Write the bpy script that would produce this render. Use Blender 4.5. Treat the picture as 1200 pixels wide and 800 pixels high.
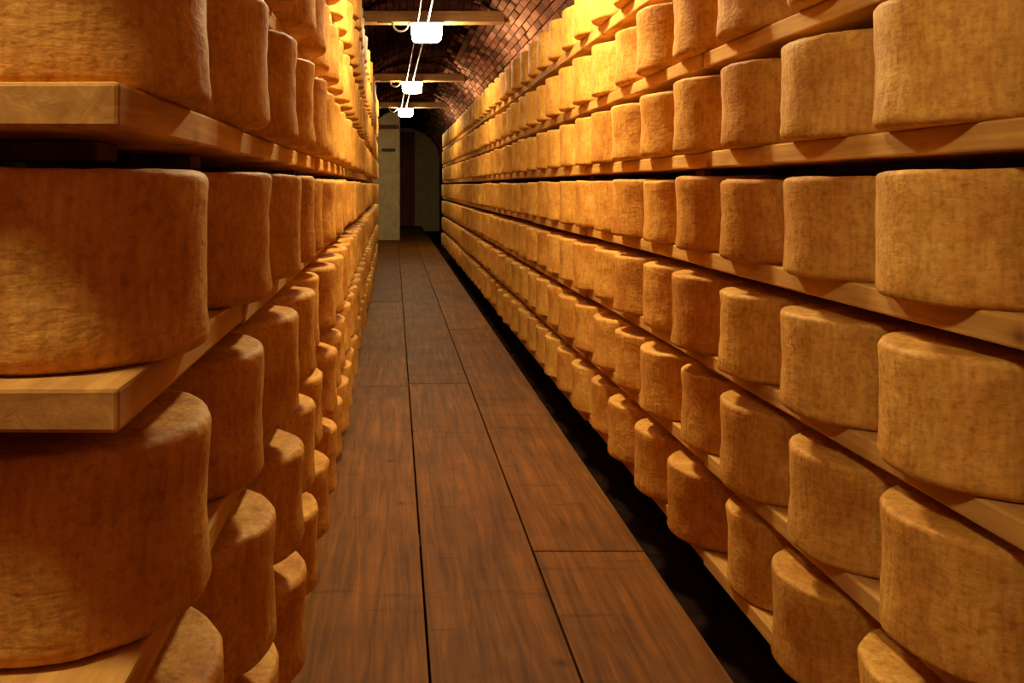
import bpy, bmesh, math, random
from mathutils import Vector, noise, Matrix
C = bpy.context.scene
for o in list(bpy.data.objects): bpy.data.objects.remove(o)
random.seed(11)
R_ = random.random
def U(a, b): return a + (b - a) * R_()

# ------------------------------------------------------------------ camera, world, exposure
P = 0.32                 # shelf pitch in metres; every length below is in shelf pitches unless noted
H = 4.1                  # eye height over the plank floor, in pitches
cam_d = bpy.data.cameras.new('camera'); cam = bpy.data.objects.new('camera', cam_d)
C.collection.objects.link(cam); C.camera = cam
cam.location = (0, 0, H * P); cam.rotation_euler = (math.pi / 2, 0, 0)
cam_d.sensor_width = 36; cam_d.lens = 30.0
cam_d.shift_x = (600 - 462) / 1200; cam_d.shift_y = (218 - 400) / 1200
cam_d.clip_start = 0.05; cam_d.clip_end = 200
world = bpy.data.worlds.new('world'); C.world = world; world.use_nodes = True
world.node_tree.nodes['Background'].inputs[0].default_value = (0.02, 0.008, 0.006, 1)
world.node_tree.nodes['Background'].inputs[1].default_value = 1.0
C.view_settings.view_transform = 'Standard'; C.view_settings.look = 'None'
C.view_settings.gamma = 1; C.view_settings.use_curve_mapping = False
C.view_settings.exposure = 0.0
LAMP_COL = (1.0, 0.83, 0.45)
LAMP_POWER = 118.0       # emission strength of each lamp glass
NEAR_POWER = 275.0       # the first lamp inside the vault is the strongest
HALL_POWER = 128.0       # the hall's lamp is weaker
LAMPS = [(1.45, -2.6), (12.0, 1.0), (26.0, 0.99), (40.4, 0.85), (54.0, 0.72)]   # depth, sideways place

# ------------------------------------------------------------------ materials
def mat(name):
    m = bpy.data.materials.new(name); m.use_nodes = True
    nt = m.node_tree
    return m, nt, nt.nodes['Principled BSDF']
def N(nt, t, **kw):
    n = nt.nodes.new(t)
    for k, v in kw.items():
        if k in n.inputs: n.inputs[k].default_value = v
        else: setattr(n, k, v)
    return n
def ramp(nt, src, stops):
    r = nt.nodes.new('ShaderNodeValToRGB'); e = r.color_ramp.elements
    while len(e) < len(stops): e.new(0.5)
    for el, (p, c) in zip(e, stops): el.position = p; el.color = (*c, 1)
    nt.links.new(src, r.inputs[0]); return r.outputs[0]
def mapped(nt, scale, rnd=True):
    tc = N(nt, 'ShaderNodeTexCoord'); mp = N(nt, 'ShaderNodeMapping'); mp.inputs['Scale'].default_value = scale
    nt.links.new(tc.outputs['Object'], mp.inputs['Vector'])
    if rnd:
        oi = N(nt, 'ShaderNodeObjectInfo'); mu = N(nt, 'ShaderNodeMath', operation='MULTIPLY'); mu.inputs[1].default_value = 37.0
        nt.links.new(oi.outputs['Random'], mu.inputs[0])
        cb = N(nt, 'ShaderNodeCombineXYZ')
        for k in range(3): nt.links.new(mu.outputs[0], cb.inputs[k])
        nt.links.new(cb.outputs[0], mp.inputs['Location'])
    return mp.outputs[0]
def mix(nt, a, b, fac, mode='MIX'):
    m = nt.nodes.new('ShaderNodeMix'); m.data_type = 'RGBA'; m.blend_type = mode
    for s, v in ((m.inputs[6], a), (m.inputs[7], b), (m.inputs[0], fac)):
        if hasattr(v, 'links') or isinstance(v, bpy.types.NodeSocket): nt.links.new(v, s)
        elif isinstance(v, (int, float)): s.default_value = v
        else: s.default_value = (*v, 1)
    return m.outputs[2]
def bump(nt, bsdf, items):
    prev = None
    for src, strength, dist in items:
        b = N(nt, 'ShaderNodeBump'); b.inputs['Strength'].default_value = strength; b.inputs['Distance'].default_value = dist
        nt.links.new(src, b.inputs['Height'])
        if prev: nt.links.new(prev, b.inputs['Normal'])
        prev = b.outputs[0]
    nt.links.new(prev, bsdf.inputs['Normal'])

def cheese_material():
    m, nt, b = mat('cheese_rind')
    v = mapped(nt, (1, 1, 1)); vs = mapped(nt, (1.0, 1.0, 3.2)); vv = mapped(nt, (7, 7, 1.0))
    big = N(nt, 'ShaderNodeTexNoise', Scale=9.0, Detail=4.0, Roughness=0.6); nt.links.new(v, big.inputs['Vector'])
    fine = N(nt, 'ShaderNodeTexNoise', Scale=70.0, Detail=5.0, Roughness=0.7); nt.links.new(v, fine.inputs['Vector'])
    crease = N(nt, 'ShaderNodeTexNoise', Scale=14.0, Detail=3.0, Roughness=0.55); nt.links.new(vs, crease.inputs['Vector'])
    streak = N(nt, 'ShaderNodeTexNoise', Scale=14.0, Detail=3.0); nt.links.new(vv, streak.inputs['Vector'])
    c1 = ramp(nt, big.outputs[0], [(0.30, (0.56, 0.25, 0.045)), (0.52, (0.72, 0.385, 0.082)), (0.72, (0.84, 0.51, 0.13))])
    c2 = ramp(nt, fine.outputs[0], [(0.32, (0.50, 0.36, 0.26)), (0.52, (1, 1, 1)), (0.75, (1.0, 1.0, 0.98))])
    c = mix(nt, c1, c2, 0.58, 'MULTIPLY')
    c3 = ramp(nt, streak.outputs[0], [(0.35, (0.78, 0.70, 0.62)), (0.6, (1, 1, 1))])
    c = mix(nt, c, c3, 0.7, 'MULTIPLY')
    oi = N(nt, 'ShaderNodeObjectInfo')
    t = ramp(nt, oi.outputs['Random'], [(0.0, (0.84, 0.74, 0.66)), (0.5, (0.97, 0.93, 0.9)), (1.0, (1, 1, 1))])
    c = mix(nt, c, t, 0.9, 'MULTIPLY')
    nt.links.new(c, b.inputs['Base Color'])
    b.inputs['Roughness'].default_value = 0.62; b.inputs['Specular IOR Level'].default_value = 0.35
    rid = N(nt, 'ShaderNodeMath', operation='ABSOLUTE'); sb = N(nt, 'ShaderNodeMath', operation='SUBTRACT'); sb.inputs[1].default_value = 0.5
    nt.links.new(crease.outputs[0], sb.inputs[0]); nt.links.new(sb.outputs[0], rid.inputs[0])
    cr = ramp(nt, rid.outputs[0], [(0.0, (0, 0, 0)), (0.16, (1, 1, 1))])
    bump(nt, b, [(cr, 0.15, 0.004), (big.outputs[0], 0.5, 0.012), (fine.outputs[0], 0.45, 0.003)])
    return m
def wood_material(name, dark, light, axis=1, gloss=0.65, grain=1.0, coat=0.0):
    m, nt, b = mat(name)
    sc = [16, 16, 16]; sc[axis] = 0.9
    v = mapped(nt, tuple(sc)); w = mapped(nt, (1, 1, 1))
    g = N(nt, 'ShaderNodeTexNoise', Scale=2.2, Detail=6.0, Roughness=0.62, Distortion=0.7); nt.links.new(v, g.inputs['Vector'])
    blot = N(nt, 'ShaderNodeTexNoise', Scale=3.0, Detail=4.0, Roughness=0.6); nt.links.new(w, blot.inputs['Vector'])
    knot = N(nt, 'ShaderNodeTexVoronoi', Scale=3.4); nt.links.new(w, knot.inputs['Vector'])
    c = ramp(nt, g.outputs[0], [(0.28, dark), (0.55, tuple((a + d) / 2 for a, d in zip(dark, light))), (0.75, light)])
    c = mix(nt, c, ramp(nt, blot.outputs[0], [(0.3, (0.6, 0.52, 0.48)), (0.6, (1, 1, 1))]), 0.7, 'MULTIPLY')
    c = mix(nt, c, ramp(nt, knot.outputs['Distance'], [(0.02, (0.22, 0.12, 0.08)), (0.07, (0.8, 0.75, 0.7)), (0.12, (1, 1, 1))]), 0.85, 'MULTIPLY')
    if name == 'floor_plank_wood':
        x = N(nt, 'ShaderNodeTexNoise', Scale=1.0, Detail=4.0, Roughness=0.7); nt.links.new(mapped(nt, (1.6, 11, 1)), x.inputs['Vector'])
        c = mix(nt, c, ramp(nt, x.outputs[0], [(0.33, (0.50, 0.42, 0.40)), (0.43, (1, 1, 1))]), 0.6, 'MULTIPLY')
        oi = N(nt, 'ShaderNodeObjectInfo')
        c = mix(nt, c, ramp(nt, oi.outputs['Random'], [(0.0, (0.66, 0.64, 0.66)), (1.0, (1, 1, 1))]), 0.9, 'MULTIPLY')
    nt.links.new(c, b.inputs['Base Color'])
    b.inputs['Roughness'].default_value = gloss
    bump(nt, b, [(g.outputs[0], 0.35 * grain, 0.004), (blot.outputs[0], 0.3 * grain, 0.006)])
    return m
def plain(name, col, rough=0.6, metal=0.0, var=0.25, scale=12.0, bd=0.004, attr=False):
    m, nt, b = mat(name)
    v = mapped(nt, (1, 1, 1), rnd=False)
    n = N(nt, 'ShaderNodeTexNoise', Scale=scale, Detail=5.0, Roughness=0.65); nt.links.new(v, n.inputs['Vector'])
    c = ramp(nt, n.outputs[0], [(0.3, tuple(x * (1 - var) for x in col)), (0.7, tuple(min(1, x * (1 + var)) for x in col))])
    if attr:
        a = N(nt, 'ShaderNodeAttribute'); a.attribute_name = 'tint'
        c = mix(nt, c, a.outputs['Color'], 1.0, 'MULTIPLY')
    nt.links.new(c, b.inputs['Base Color'])
    b.inputs['Roughness'].default_value = rough; b.inputs['Metallic'].default_value = metal
    bump(nt, b, [(n.outputs[0], 0.4, bd)])
    return m
M_CHEESE = cheese_material()
M_BOARD = wood_material('shelf_spruce', (0.46, 0.22, 0.055), (0.80, 0.47, 0.13), 1, 0.8)
M_POST = wood_material('post_wood', (0.10, 0.045, 0.022), (0.22, 0.11, 0.05), 2, 0.8)
M_BEAM = wood_material('beam_wood', (0.28, 0.15, 0.06), (0.55, 0.32, 0.14), 0, 0.7)
M_PLANK = wood_material('floor_plank_wood', (0.10, 0.034, 0.005), (0.33, 0.118, 0.016), 1, 0.62, 1.2)
M_DOOR = wood_material('dark_door_wood', (0.16, 0.03, 0.03), (0.34, 0.07, 0.06), 2, 0.7)
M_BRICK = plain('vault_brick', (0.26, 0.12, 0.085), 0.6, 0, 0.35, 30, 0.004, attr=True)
M_MORTAR = plain('dark_mortar', (0.03, 0.018, 0.014), 0.9, 0, 0.3, 20)
M_PLASTER = plain('olive_plaster', (0.50, 0.37, 0.20), 0.85, 0, 0.18, 6)
M_WALL = plain('cellar_wall', (0.13, 0.07, 0.045), 0.9, 0, 0.35, 9, 0.02)
M_HALL = plain('hall_warm_fill', (0.50, 0.22, 0.12), 0.9, 0, 0.15, 5, 0.01)  # unseen hall surfaces, tone raised to bounce warm fill onto the near wheels
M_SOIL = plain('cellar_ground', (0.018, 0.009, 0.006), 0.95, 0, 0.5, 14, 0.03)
M_RUBBLE = plain('rubble', (0.045, 0.02, 0.014), 0.9, 0, 0.4, 30, 0.01)
M_WHITE = plain('white_conduit_paint', (0.34, 0.3, 0.22), 0.35, 0, 0.08, 30, 0.001)
M_METAL = plain('galvanised_metal', (0.5, 0.47, 0.42), 0.4, 0.8, 0.15, 40, 0.001)
M_IRON = plain('black_iron', (0.03, 0.025, 0.02), 0.6, 0.5, 0.3, 40, 0.001)
M_GLOW, nt, b = mat('lit_lamp_glass')
b.inputs['Base Color'].default_value = (0.9, 0.85, 0.75, 1)
b.inputs['Emission Color'].default_value = (*LAMP_COL, 1); b.inputs['Emission Strength'].default_value = LAMP_POWER

M_GLOW2 = M_GLOW.copy(); M_GLOW2.name = 'lit_hall_lamp_glass'; M_GLOW2.node_tree.nodes['Principled BSDF'].inputs['Emission Strength'].default_value = HALL_POWER
M_GLOW3 = M_GLOW.copy(); M_GLOW3.name = 'lit_near_lamp_glass'; M_GLOW3.node_tree.nodes['Principled BSDF'].inputs['Emission Strength'].default_value = NEAR_POWER
for m_, sp in ((M_BOARD, .15), (M_CHEESE, .15), (M_BRICK, 0.0), (M_MORTAR, .05), (M_SOIL, .02), (M_RUBBLE, .05), (M_PLASTER, .1), (M_PLANK, .12), (M_BEAM, .15), (M_WALL, .1), (M_POST, .1)):
    m_.node_tree.nodes['Principled BSDF'].inputs['Specular IOR Level'].default_value = sp
# ------------------------------------------------------------------ helpers
def tri(X, z, Y): return (X * P, z * P, (H - Y) * P)   # sideways, depth, drop below the eye (pitches) -> metres
def link(name, me, m, parent=None, loc=None):
    o = bpy.data.objects.new(name, me); C.collection.objects.link(o)
    if m and not me.materials: me.materials.append(m)
    if parent: o.parent = parent
    if loc: o.location = loc
    return o
def tag(o, label=None, cat=None, group=None, kind=None):
    for k, v in (('label', label), ('category', cat), ('group', group), ('kind', kind)):
        if v: o[k] = v
    return o
def empty(name, loc):
    o = bpy.data.objects.new(name, None); o.empty_display_size = 0.1; o.location = loc; C.collection.objects.link(o); return o
def box_bm(bm, x0, x1, y0, y1, z0, z1, jit=0.0):
    vs = [bm.verts.new((x + U(-jit, jit), y + U(-jit, jit), z + U(-jit, jit))) for x in (x0, x1) for y in (y0, y1) for z in (z0, z1)]
    for f in ((0, 1, 3, 2), (4, 6, 7, 5), (0, 4, 5, 1), (2, 3, 7, 6), (0, 2, 6, 4), (1, 5, 7, 3)):
        bm.faces.new([vs[i] for i in f])
    return vs
def mesh_of(bm, name, smooth=False):
    me = bpy.data.meshes.new(name); bm.normal_update(); bm.to_mesh(me); bm.free()
    if smooth: me.polygons.foreach_set('use_smooth', [True] * len(me.polygons))
    return me
def box_obj(name, m, parent, x0, x1, y0, y1, z0, z1, bev=0.0, jit=0.0, segs=2):
    """box in metres, origin at its centre (or relative to the parent)"""
    cx, cy, cz = (x0 + x1) / 2, (y0 + y1) / 2, (z0 + z1) / 2
    bm = bmesh.new(); box_bm(bm, x0 - cx, x1 - cx, y0 - cy, y1 - cy, z0 - cz, z1 - cz, jit)
    if bev: bmesh.ops.bevel(bm, geom=bm.edges[:], offset=bev, segments=segs, affect='EDGES', profile=0.5)
    off = parent.location if parent else Vector((0, 0, 0))
    return link(name, mesh_of(bm, name), m, parent, (cx - off[0], cy - off[1], cz - off[2]))
def tube_obj(name, m, parent, pts, r, sides=10):
    """tube along points in world metres"""
    bm = bmesh.new(); rings = []
    off = parent.location if parent else Vector((0, 0, 0))
    pts = [Vector(p) - Vector(off) for p in pts]
    for i, p in enumerate(pts):
        d = (pts[min(i + 1, len(pts) - 1)] - pts[max(i - 1, 0)]).normalized()
        a = d.cross(Vector((0, 0, 1)))
        if a.length < 1e-3: a = d.cross(Vector((1, 0, 0)))
        a.normalize(); b2 = d.cross(a)
        rings.append([bm.verts.new(p + r * (math.cos(t) * a + math.sin(t) * b2)) for t in [2 * math.pi * k / sides for k in range(sides)]])
    for q in range(len(rings) - 1):
        for k in range(sides):
            bm.faces.new((rings[q][k], rings[q][(k + 1) % sides], rings[q + 1][(k + 1) % sides], rings[q + 1][k]))
    bm.faces.new(rings[0][::-1]); bm.faces.new(rings[-1])
    return link(name, mesh_of(bm, name, True), m, parent)

# ------------------------------------------------------------------ the setting
Z0, Z1 = -7.0, 88.0           # near and far end of the cellar
XL, XR = -2.45, 4.65          # cellar walls
YS, VR, VX = -2.4, 3.55, 1.1  # springing height, radius and centre of the barrel vault
GR = H + 0.55                 # ground lies lower than the plank floor

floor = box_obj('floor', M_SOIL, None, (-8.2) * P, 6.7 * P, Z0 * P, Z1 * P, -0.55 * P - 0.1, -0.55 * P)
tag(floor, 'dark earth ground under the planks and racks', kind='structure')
# plank walkway
XJ = [-1.75, -0.963, 0.297, 1.558, 2.82]
JO = [[-7, 3.0, 16, 29, 44, 60, 88], [-7, 4.5, 17.5, 30.2, 47, 66, 88], [-7, 2, 17.7, 33, 50, 70, 88], [-7, 9.6, 24.5, 41, 58, 72, 88]]
for k in range(4):
    for a, b_ in zip(JO[k][:-1], JO[k][1:]):
        g = 0.011
        w0, w1 = XJ[k] + g, XJ[k + 1] - g
        box_obj('plank', M_PLANK, floor, w0 * P, w1 * P, (a + .012) * P, (b_ - .012) * P, -0.11 * P + U(-.001, .0015), U(-.0015, .0015), 0.0025)
for z in range(-6, 88, 4):
    box_obj('joist', M_POST, floor, -1.7 * P, 2.7 * P, z * P, (z + .35) * P, -0.55 * P - 0.005, -0.112 * P)
# small stones on the ground strip beside the planks
bm = bmesh.new()
for k in range(700):
    z = 4 + 46 * R_() ** 1.6; x = U(2.7, 4.4); s = U(0.03, 0.11) * P
    c = Vector((x * P, z * P, -0.55 * P + s * 0.3))
    vs = bmesh.ops.create_icosphere(bm, subdivisions=1, radius=s)['verts']
    for v in vs: v.co = Vector((v.co.x * U(.7, 1.2), v.co.y * U(.8, 1.3), v.co.z * U(.5, .9))) + c
tag(link('rubble', mesh_of(bm, 'rubble'), M_RUBBLE, floor), 'loose dark rubble in the gap beside the planks', kind='stuff')

T = 0.25
for nm, x0, x1 in (('wall_left', XL - T, XL), ('wall_right', XR, XR + T)):
    tag(box_obj(nm, M_WALL, None, x0 * P, x1 * P, 2.85 * P, Z1 * P, -0.56 * P, (H - YS) * P), nm.replace('wall_', '') + ' masonry side wall behind the cheese rack', kind='structure')
tag(box_obj('wall_near', M_HALL, None, -8.0 * P, 6.5 * P, (Z0 - T) * P, Z0 * P, -0.56 * P, (H + 6.7) * P), 'masonry wall closing the near end of the cellar', kind='structure')
# far end wall with a doorway
fw = box_obj('wall_far', M_PLASTER, None, (XL - T) * P, 0.62 * P, Z1 * P, (Z1 + .8) * P, -0.56 * P, (H + 6.3) * P)
tag(fw, 'drab plaster wall closing the far end of the passage', kind='structure')
box_obj('plaster_pier', M_PLASTER, fw, 2.12 * P, (XR + T) * P, Z1 * P, (Z1 + .8) * P, -0.56 * P, (H + 6.3) * P)
box_obj('door_lintel', M_PLASTER, fw, 0.62 * P, 2.12 * P, Z1 * P, (Z1 + .8) * P, (H + 5.6) * P, (H + 6.3) * P)
dr = box_obj('door_1', M_DOOR, None, 0.62 * P, 2.12 * P, (Z1 + .5) * P, (Z1 + .7) * P, -0.1 * P, (H + 5.6) * P)
tag(dr, 'tall dark red-brown door at the far end', kind='structure')
for k in range(4):
    box_obj('board', M_DOOR, dr, (0.64 + .37 * k) * P, (0.99 + .37 * k) * P, (Z1 + .42) * P, (Z1 + .5) * P, 0.02, (H + 5.5) * P, 0.004)
box_obj('ledge', M_DOOR, dr, 0.66 * P, 2.1 * P, (Z1 + .3) * P, (Z1 + .42) * P, (H - .9) * P, (H - .5) * P, 0.004)
# plastered partition on the left beyond the rack
pw = box_obj('wall_partition', M_PLASTER, None, XL * P, 0.39 * P, 65 * P, 65.5 * P, -0.56 * P, (H + 5.6) * P)
tag(pw, 'olive plaster partition left of the dark far door', kind='structure')
box_obj('lintel_shadow_strip', M_POST, pw, XL * P, 0.33 * P, 64.75 * P, 65 * P, (H + 4.35) * P, (H + 4.65) * P, 0.005)  # dark strip standing in for a lintel's shadow across the partition
box_obj('bracket', M_IRON, pw, -0.95 * P, 0.1 * P, 64.8 * P, 65 * P, (H + 2.65) * P, (H + 2.85) * P, 0.005)
box_obj('corner_post', M_PLASTER, pw, 0.33 * P, 0.42 * P, 64.9 * P, 65.6 * P, -0.1 * P, (H + 5.5) * P, 0.004)

# the wider hall in front of the vault, where the viewer stands
HZ, HX0, HX1, HT = 2.55, -8.0, 6.5, 6.7
for nm, a in (('wall_hall_left', (HX0 - T, HX0, Z0 - T, HZ, -GR, HT)), ('wall_hall_right', (HX1, HX1 + T, Z0 - T, HZ, -GR, HT)),
              ('wall_hall_back_left', (HX0 - T, XL, HZ, HZ + T, -GR, HT)), ('wall_hall_back_right', (XR, HX1 + T, HZ, HZ + T, -GR, HT)),
              ('ceiling_hall', (HX0 - T, HX1 + T, Z0 - T, HZ + T, HT, HT + T))):
    tag(box_obj(nm, M_HALL, None, a[0] * P, a[1] * P, a[2] * P, a[3] * P, (H + a[4]) * P, (H + a[5]) * P), 'plain surface of the hall behind the viewer', kind='structure')
bm = bmesh.new(); n = 32
lo = [(VX + VR * math.cos(math.pi * i / n), YS - VR * math.sin(math.pi * i / n)) for i in range(n + 1)]
hi = [(VX + (XR - XL) / 2 * (1 - 2 * i / n), -HT) for i in range(n + 1)]
for z in (HZ, HZ + T * .3):
    a_ = [bm.verts.new(tri(x, z, y)) for x, y in lo]; b_ = [bm.verts.new(tri(x, z, y)) for x, y in hi]
    for i in range(n): bm.faces.new((a_[i], a_[i + 1], b_[i + 1], b_[i]))
tag(link('wall_arch', mesh_of(bm, 'wall_arch'), M_WALL), 'masonry around the mouth of the vault', kind='structure')
ZV = HZ + .3
# vault: mortar shell + bricks
def shell():
    bm = bmesh.new(); n = 40; rr = VR + 0.10
    rows = []
    for z in (ZV, Z1):
        inner = [bm.verts.new(tri(VX + rr * math.cos(math.pi * i / n), z, YS - rr * math.sin(math.pi * i / n))) for i in range(n + 1)]
        outer = [bm.verts.new(tri(VX + (rr + .5) * math.cos(math.pi * i / n), z, YS - (rr + .5) * math.sin(math.pi * i / n))) for i in range(n + 1)]
        rows.append((inner, outer))
    (a, ao), (b2, bo) = rows
    for i in range(n):
        bm.faces.new((a[i], a[i + 1], b2[i + 1], b2[i])); bm.faces.new((ao[i + 1], ao[i], bo[i], bo[i + 1]))
        bm.faces.new((a[i + 1], a[i], ao[i], ao[i + 1])); bm.faces.new((b2[i], b2[i + 1], bo[i + 1], bo[i]))
    bm.faces.new((a[0], b2[0], bo[0], ao[0])); bm.faces.new((a[n], ao[n], bo[n], b2[n]))
    return mesh_of(bm, 'ceiling')
ceil = tag(link('ceiling', shell(), M_MORTAR), 'dark brick barrel vault over the passage', kind='structure')
NC = 48; BL = 0.80; DT = math.pi / NC
bm = bmesh.new(); lay = bm.loops.layers.float_color.new('tint')
def add_brick(bm, lay, t, z, centre=None):
    a0, a1 = t + DT * .07, t + DT * .93
    rin = VR + U(-.035, .035); ro = VR + 0.12; tw = U(-.006, .006)
    vs = []
    for a in (a0, a1):
        for zz in (z + .035, z + BL - .035):
            for r in (rin + tw * (1 if a == a0 else -1), ro):
                p = Vector(tri(VX + r * math.cos(a), zz, YS - r * math.sin(a)))
                vs.append(bm.verts.new(p - centre if centre else p))
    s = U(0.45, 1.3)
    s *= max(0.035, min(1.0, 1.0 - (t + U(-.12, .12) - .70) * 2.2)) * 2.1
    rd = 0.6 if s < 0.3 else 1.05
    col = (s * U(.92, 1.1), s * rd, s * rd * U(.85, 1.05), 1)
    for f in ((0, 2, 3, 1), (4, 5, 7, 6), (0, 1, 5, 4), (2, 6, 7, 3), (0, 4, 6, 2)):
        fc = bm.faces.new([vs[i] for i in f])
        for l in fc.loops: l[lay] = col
cand = []
for c in range(NC):
    t = c * DT; z = ZV + (0.4 if c % 2 else 0)
    while z < Z1 - BL:
        tm = t + DT / 2; zm = z + BL / 2; X = VX + VR * math.cos(tm); Y = YS - VR * math.sin(tm)
        vis = False
        if zm > 8:
            px, py = 462 + 1000 * X / zm, 218 + 1000 * Y / zm
            vis = 424 < px < 690 and 0 < py < 150 and X > 1.5
        cand.append((zm if vis else 1e3, t, z)); z += BL
cand.sort()
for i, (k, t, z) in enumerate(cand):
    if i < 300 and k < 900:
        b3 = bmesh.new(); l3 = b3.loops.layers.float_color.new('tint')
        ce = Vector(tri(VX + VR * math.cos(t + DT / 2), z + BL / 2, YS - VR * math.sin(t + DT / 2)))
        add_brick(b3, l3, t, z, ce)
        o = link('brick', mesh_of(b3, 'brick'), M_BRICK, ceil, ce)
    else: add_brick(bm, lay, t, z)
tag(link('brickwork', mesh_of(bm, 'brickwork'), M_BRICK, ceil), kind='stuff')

# tie beams over the lamps
for i, (z, x) in enumerate(LAMPS[1:]):
    ye = 4.95; half = math.sqrt(VR ** 2 - (ye + .3 + YS) ** 2) + .1
    o = box_obj('trim_%d' % (i + 1), M_BEAM, None, (VX - half) * P, (VX + half) * P, (z - .25) * P, (z + .25) * P, (H + ye) * P, (H + ye + .34) * P, 0.008)
    tag(o, 'rough wooden tie beam crossing the vault above a lamp', kind='structure')

# ------------------------------------------------------------------ cheese racks
#      key, board top (drop below eye, pitches), which racks, words
ROWS = [('F', 3.66, 'LR', 'lowest shelf'), ('E', 2.66, 'LR', 'second lowest shelf'), ('D', 1.66, 'LR', 'third lowest shelf'),
        ('C', 0.66, 'LR', 'shelf just below eye level'), ('B', -0.34, 'LR', 'shelf just above eye level'),
        ('A', -1.34, 'LR', 'second shelf above eye level'), ('Z', -2.42, 'LR', 'third shelf above eye level'), ('Y', -3.40, 'L', 'topmost shelf')]
ENDR, ENDL = 54.6, 44.0
BT = 0.15
def drift(z): return 0.10 * max(0, z - 12) / 32     # the left rack stands a little further left at its far end
racks = {}
for side in 'RL':
    sg = 1 if side == 'R' else -1
    xb0, xb1 = (3.12, 4.37) if side == 'R' else (0.91, 2.19)
    end = ENDR if side == 'R' else ENDL
    rk = empty('cheese_rack', tri(sg * (xb0 + xb1) / 2, 2.9, GR))
    racks[side] = rk
    tag(rk, ('long timber rack of thick pale boards along the ' + ('right' if side == 'R' else 'left') + ' side of the walkway'), 'rack', 'timber cheese racks')
    bear = [3.6] + ([4.35 + 5.2 * k for k in range(0, 10)] if side == 'R' else [5.2 + 5.2 * k for k in range(8)]) + [end - .3]
    for key, yt, sides, words in ROWS:
        if side not in sides: continue
        cuts = [2.77]; z = 8.6 if side == 'R' else 5.08
        while z < end - 2: cuts.append(z); z += 5.2 + U(-.12, .12)
        cuts.append(end)
        for a, b_ in zip(cuts[:-1], cuts[1:]):
            xo = U(-.03, .03) if a > 4 else -.01; yo = U(-.006, .006); dr_ = drift((a + b_) / 2) if side == 'L' else 0
            x0, x1 = sorted((sg * (xb0 + xo + dr_), sg * (xb1 + dr_)))
            bo = box_obj('shelf_board', M_BOARD, rk, x0 * P, x1 * P, (a + .01) * P, (b_ - .01) * P, (H - yt - BT + yo) * P, (H - yt) * P, 0.005, 0.0015)
        for z in bear:
            d_ = drift(z) if side == 'L' else 0
            x0, x1 = sorted((sg * (xb0 + .30 + d_), sg * (xb1 + .06 + d_ * .3)))
            box_obj('bearer', M_POST, rk, x0 * P, x1 * P, (z - .13) * P, (z + .13) * P, (H - yt - BT - .085) * P, (H - yt - BT - .007) * P, 0.002)
    for z in bear:
        x0, x1 = sorted((sg * (xb1 + .02), sg * (xb1 + .24)))
        if side == 'L': x0, x1 = -2.42, -2.29 + 0.05
        box_obj('upright', M_POST, rk, x0 * P, x1 * P, (z - .13) * P, (z + .13) * P, -0.55 * P, (H + 2.6) * P, 0.004)

# ------------------------------------------------------------------ cheese wheels
def wheel_mesh(seed, R=0.595, h=0.75, seg=72, fine=True):
    rnd = random.Random(seed)
    cr = 0.040 * rnd.uniform(.8, 1.3); crb = 0.05 * rnd.uniform(.7, 1.3)
    prof = [(0.0, 0.0)]
    if fine: prof += [(R * .5, 0.0), (R * .8, 0)]
    n = 4 if fine else 2
    for k in range(n + 1):
        a = math.pi / 2 * k / n; prof.append((R - crb + crb * math.sin(a), crb - crb * math.cos(a)))
    m = 7 if fine else 1
    for k in range(1, m): 
        f = k / m; prof.append((R - 0.012 * math.sin(math.pi * f) * rnd.uniform(.6, 1.3), crb + (h - cr - crb) * f))
    for k in range(n + 1):
        a = math.pi / 2 * k / n; prof.append((R - cr + cr * math.cos(a), h - cr + cr * math.sin(a)))
    if fine: prof += [(R * .8, h), (R * .5, h - .004)]
    prof.append((0.0, h - (.006 if fine else 0)))
    verts, faces = [], []
    off = Vector((seed * 13.7, seed * 5.1, seed * 2.3))
    lean = rnd.uniform(-.01, .01)
    for i, (r, z) in enumerate(prof):
        if r == 0: verts.append((0, 0, z * P)); continue
        for k in range(seg):
            t = 2 * math.pi * k / seg
            p = Vector((r * math.cos(t), r * math.sin(t), z))
            if fine:
                d = 0.012 * noise.noise(p * 2.2 + off) + 0.007 * noise.noise(p * 7 + off) + 0.005 * noise.noise(p * 18 + off)
                e = max(0, r / R)
                if z < .2: d += 0.020 * abs(noise.noise(Vector((math.cos(t) * 3, math.sin(t) * 3, 4)) + off)) * (1 - z / .2)   # slumped foot
                rr = r + (d - .012) * (e ** 3)
                zz = z + (0.014 * noise.noise(Vector((p.x * 2.5, p.y * 2.5, 9)) + off) + 0.006 * noise.noise(p * 9 + off)) * (z / h) + lean * r * math.cos(t) * z / h
                verts.append((rr * math.cos(t) * P, rr * math.sin(t) * P, max(0, zz) * P))
            else: verts.append((p.x * P, p.y * P, z * P))
    # indices
    base = []; idx = 0
    for r, z in prof:
        base.append(idx); idx += 1 if r == 0 else seg
    for i in range(len(prof) - 1):
        a, b_ = base[i], base[i + 1]
        for k in range(seg):
            k2 = (k + 1) % seg
            if prof[i][0] == 0: faces.append((a, b_ + k2, b_ + k))
            elif prof[i + 1][0] == 0: faces.append((a + k, a + k2, b_))
            else: faces.append((a + k, a + k2, b_ + k2, b_ + k))
    return verts, faces
WM = []
for s in range(10):
    v, f = wheel_mesh(s + 1, h=0.735 + 0.004 * (s % 5))
    me = bpy.data.meshes.new('cheese_wheel'); me.from_pydata(v, [], f); me.polygons.foreach_set('use_smooth', [True] * len(f)); me.materials.append(M_CHEESE); WM.append(me)
RAD = 0.595
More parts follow.
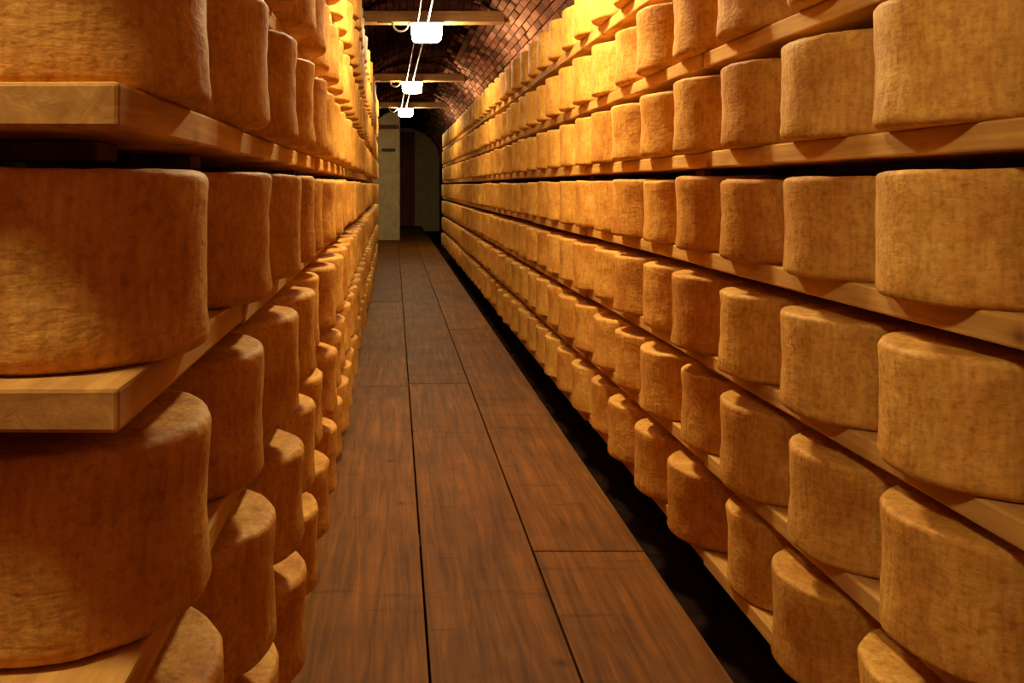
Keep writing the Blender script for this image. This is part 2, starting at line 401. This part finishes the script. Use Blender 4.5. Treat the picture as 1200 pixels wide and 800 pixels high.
# measured near wheels: (depth, sideways reach) of the silhouette edge; the rest follow at the regular spacing
NEAR = {'RF': [(4.2, 2.95), (5.45, 2.95), (6.70, 2.94), (7.95, 3.08), (9.2, 2.93), (10.45, 2.92)],
        'RE': [(4.0, 2.98), (5.25, 2.97), (6.5, 2.98), (7.75, 2.94), (9.0, 3.0), (10.25, 2.93)],
        'RD': [(4.0, 2.95), (5.25, 2.96), (6.5, 2.925), (7.75, 2.93), (9.0, 2.91)],
        'RC': [(4.0, 2.96), (5.25, 2.94), (6.5, 2.945), (7.75, 2.95), (9.0, 2.95)],
        'RB': [(4.0, 2.95), (5.25, 2.93), (6.5, 2.925), (7.75, 2.945), (9.0, 2.93)],
        'RA': [(4.0, 2.95), (5.25, 2.95), (6.45, 2.95), (7.8, 2.93), (9.05, 2.94), (10.3, 2.9)],
        'RZ': [(4.0, 2.95)],
        'LF': [(4.0, .72), (5.3, .70), (6.6, .66), (7.9, .695), (9.15, .68)],
        'LE': [(3.6, .70), (5.05, .69), (6.4, .66), (7.65, .69), (8.9, .727), (10.15, .66)],
        'LD': [(3.6, .763), (5.0, .75), (6.3, .687), (7.55, .687), (8.8, .76), (10.05, .673), (11.3, .644)],
        'LC': [(3.6, .763), (5.05, .717), (6.35, .68), (7.6, .684), (8.85, .72)],
        'LB': [(3.6, .763), (5.05, .727), (6.35, .70), (7.6, .70)],
        'LA': [(3.6, .76), (4.95, .74)], 'LZ': [(3.6, .76)], 'LY': [(3.6, .78)]}
ORD = ['nearest', 'second', 'third', 'fourth', 'fifth', 'sixth', 'seventh', 'eighth', 'ninth', 'tenth', 'eleventh', 'twelfth', 'thirteenth', 'fourteenth',
       'fifteenth', 'sixteenth', 'seventeenth', 'eighteenth', 'nineteenth', 'twentieth']
def ordinal(n):
    if n < 20: return ORD[n]
    t, u = divmod(n + 1, 10); tens = {2: 'twenty', 3: 'thirty', 4: 'forty'}[t]
    if u == 0: return tens[:-1] + 'ieth'
    return tens + '-' + (['first'] + ORD[1:9])[u - 1]
wheels = []
for key, yt, sides, words in ROWS:
    for side in sides:
        sg = 1 if side == 'R' else -1; end = ENDR if side == 'R' else ENDL
        lst = list(NEAR[side + key])
        while lst[-1][0] < end - 1.9:
            z = lst[-1][0] + 1.245 + U(0, .012)
            if key in 'EF' and side == 'R' and 22 < z < 30: X = 2.95 + U(-.06, .06)
            else: X = (2.95 if side == 'R' else .70 + drift(z)) + U(-.035, .035)
            lst.append((z, X))
        n = 0
        for z, X in lst:
            al = math.atan2(X, z)
            cx, cz = X + RAD * math.cos(al), z - RAD * math.sin(al)
            if side == 'L': cx = min(cx, 1.45)
            cz = max(cz, 2.9 + RAD - .05) if z < 3.7 else cz
            xs = 462 + sg * 1000 * X / z
            yb, ytp = 218 + 1000 * yt / z, 218 + 1000 * (yt - .75) / z
            inside = 4 < xs < 1197 and yb > 6 and ytp < 792
            area = (1 if side == 'R' else .26) * 3.7e6 / z ** 3 if inside else (1e9 if z < 13 else 1)
            wheels.append([area, side, key, words, sg * cx, cz, yt, n if inside else None])
            if inside: n += 1
wheels.sort(key=lambda w: (-w[0], w[5]))
ni = sum(1 for w in wheels[:] if w[7] is not None)
rest_v, rest_f = [], []
lowv, lowf = wheel_mesh(3, h=.745, seg=20, fine=False)
count = 0; seen_ = {}
for w in wheels:
    area, side, key, words, X, z, yt, n = w
    loc = Vector(tri(X, z, yt)) + Vector((0, 0, 0.0008))
    sidew = 'right rack' if side == 'R' else 'left rack'
    if n is None and z > 13: 
        pass
    if count < 300 and n is not None or (n is None and z < 13):
        o = bpy.data.objects.new('cheese', WM[(int(random.random() * 10))]); C.collection.objects.link(o)
        o.location = loc; o.rotation_euler = (0, 0, U(0, 6.28)); s = U(.985, 1.008); o.scale = (s, s, U(.97, 1.01))
        if n is None: k_ = seen_.get((side, key), 0); seen_[(side, key)] = k_ + 1; lab = 'ochre wheel just out of the picture, %s on %s, %s' % (ordinal(k_), words, sidew)
        else: lab = ('nearest ochre cheese wheel in view, %s, %s' % (words, sidew)) if n == 0 else '%s visible ochre cheese wheel from near end, %s, %s' % (ordinal(n), words, sidew)
        tag(o, lab, 'cheese', 'cheese wheels on the %s of the %s' % (words, sidew))
        if n is not None: count += 1
    else:
        b0 = len(rest_v); a = U(0, 6.28)
        rest_v += [(v[0] + loc.x, v[1] + loc.y, v[2] + loc.z) for v in lowv]
        rest_f += [tuple(b0 + i for i in f) for f in lowf]
me = bpy.data.meshes.new('far_cheese_wheels'); me.from_pydata(rest_v, [], rest_f); me.polygons.foreach_set('use_smooth', [True] * len(rest_f))
o = link('distant_cheeses', me, M_CHEESE)
tag(o, 'tiny distant cheese wheels crowding the far ends of both racks', 'cheese', kind='stuff')

# ------------------------------------------------------------------ lamps and cables
def lamp(z, x, label):
    base = tri(x, z, -4.90)
    t = tag(empty('ceiling_lamp', base), label, 'lamp', 'lamps hanging along the passage')
    bx, by, bz = base
    hw, hd, hh = 0.47 * P, 0.42 * P, 0.46 * P
    # glowing glass: a rounded tub, wider at its top
    bm = bmesh.new(); n = 28; rings = []
    for (s, zz) in ((1.0, 0), (1.0, -.25), (.97, -.6), (.93, -.85), (.82, -.97), (.6, -1.0)):
        rings.append([bm.verts.new((s * hw * abs(math.cos(a)) ** .6 * math.copysign(1, math.cos(a)), s * hd * abs(math.sin(a)) ** .6 * math.copysign(1, math.sin(a)), zz * hh))
                      for a in [2 * math.pi * (k + .5) / n for k in range(n)]])
    for a, b_ in zip(rings[:-1], rings[1:]):
        for k in range(n): bm.faces.new((a[k], b_[k], b_[(k + 1) % n], a[(k + 1) % n]))
    bm.faces.new(rings[0][::-1] if False else rings[0]); bm.faces.new(rings[-1][::-1])
    bmesh.ops.recalc_face_normals(bm, faces=bm.faces[:])
    g = link('glass', mesh_of(bm, 'glass', True), M_GLOW2 if z < 5 else M_GLOW3 if z < 20 else M_GLOW, t, (0, 0, -0.035 * P))
    g['label'] = 'glowing white glass'
    box_obj('housing', M_METAL, t, bx - hw * 1.02, bx + hw * 1.02, by - hd * 1.2, by + hd * 1.2, bz - 0.035 * P, bz + 0.03 * P, 0.004)
    for s in (-1, 1):
        box_obj('bracket', M_METAL, t, bx + s * hw * .6 - .008, bx + s * hw * .6 + .008, by - .012, by + .012, bz + .03 * P, bz + .05 * P)
    pts = [(bx - hw * .95, by - .03, bz - .02 * P), (bx - hw * 1.15, by - .08, bz - .02 * P)]
    for k in range(11):
        a = math.pi * k / 10
        pts.append((bx - hw * 1.2 - .075 * (1 - math.cos(a)) , by - .09, bz - .075 * math.sin(a) + .0 * k))
    pts += [(bx - hw * 1.2 - .17, by - .09, bz + .01), (bx - hw * 1.2 - .30, by - .09, bz + .01)]
    tube_obj('cable', M_WHITE, t, pts, 0.009)
    if z < 5: box_obj('hanger', M_METAL, t, bx - .02, bx + .02, by - .02, by + .02, bz + .05 * P, (H + 6.7) * P)
    return t
LL = ['box-shaped white glowing lamp out of view in the hall left of the viewer', 'box-shaped white glowing lamp out of view above the frame',
      'nearest and largest of the three white glowing lamps in view', 'middle of the three white glowing lamps in view', 'furthest and smallest of the three white glowing lamps in view']
for (z, x), l in zip(LAMPS, LL): lamp(z, x, l)
for xo, r, lab in ((1.02, .009, 'right of two white conduits under the vault beams, passing over the lamps'), (0.72, .006, 'left and thinner of two white conduits under the vault beams')):
    segs = []
    for i in range(1, len(LAMPS)):
        z = LAMPS[i][0]; f = LAMPS[i][1] - 1.0
        segs.append(tri(xo + f, z, -4.80 - .115 if True else 0))
    segs = [tri(xo, ZV, -4.915)] + segs
    # run just below the beams, beside the lamp housings
    o = tube_obj('conduit', M_WHITE, None, [(p[0], p[1], p[2]) for p in segs], r)
    tag(o, lab, 'conduit', 'conduits along the vault')
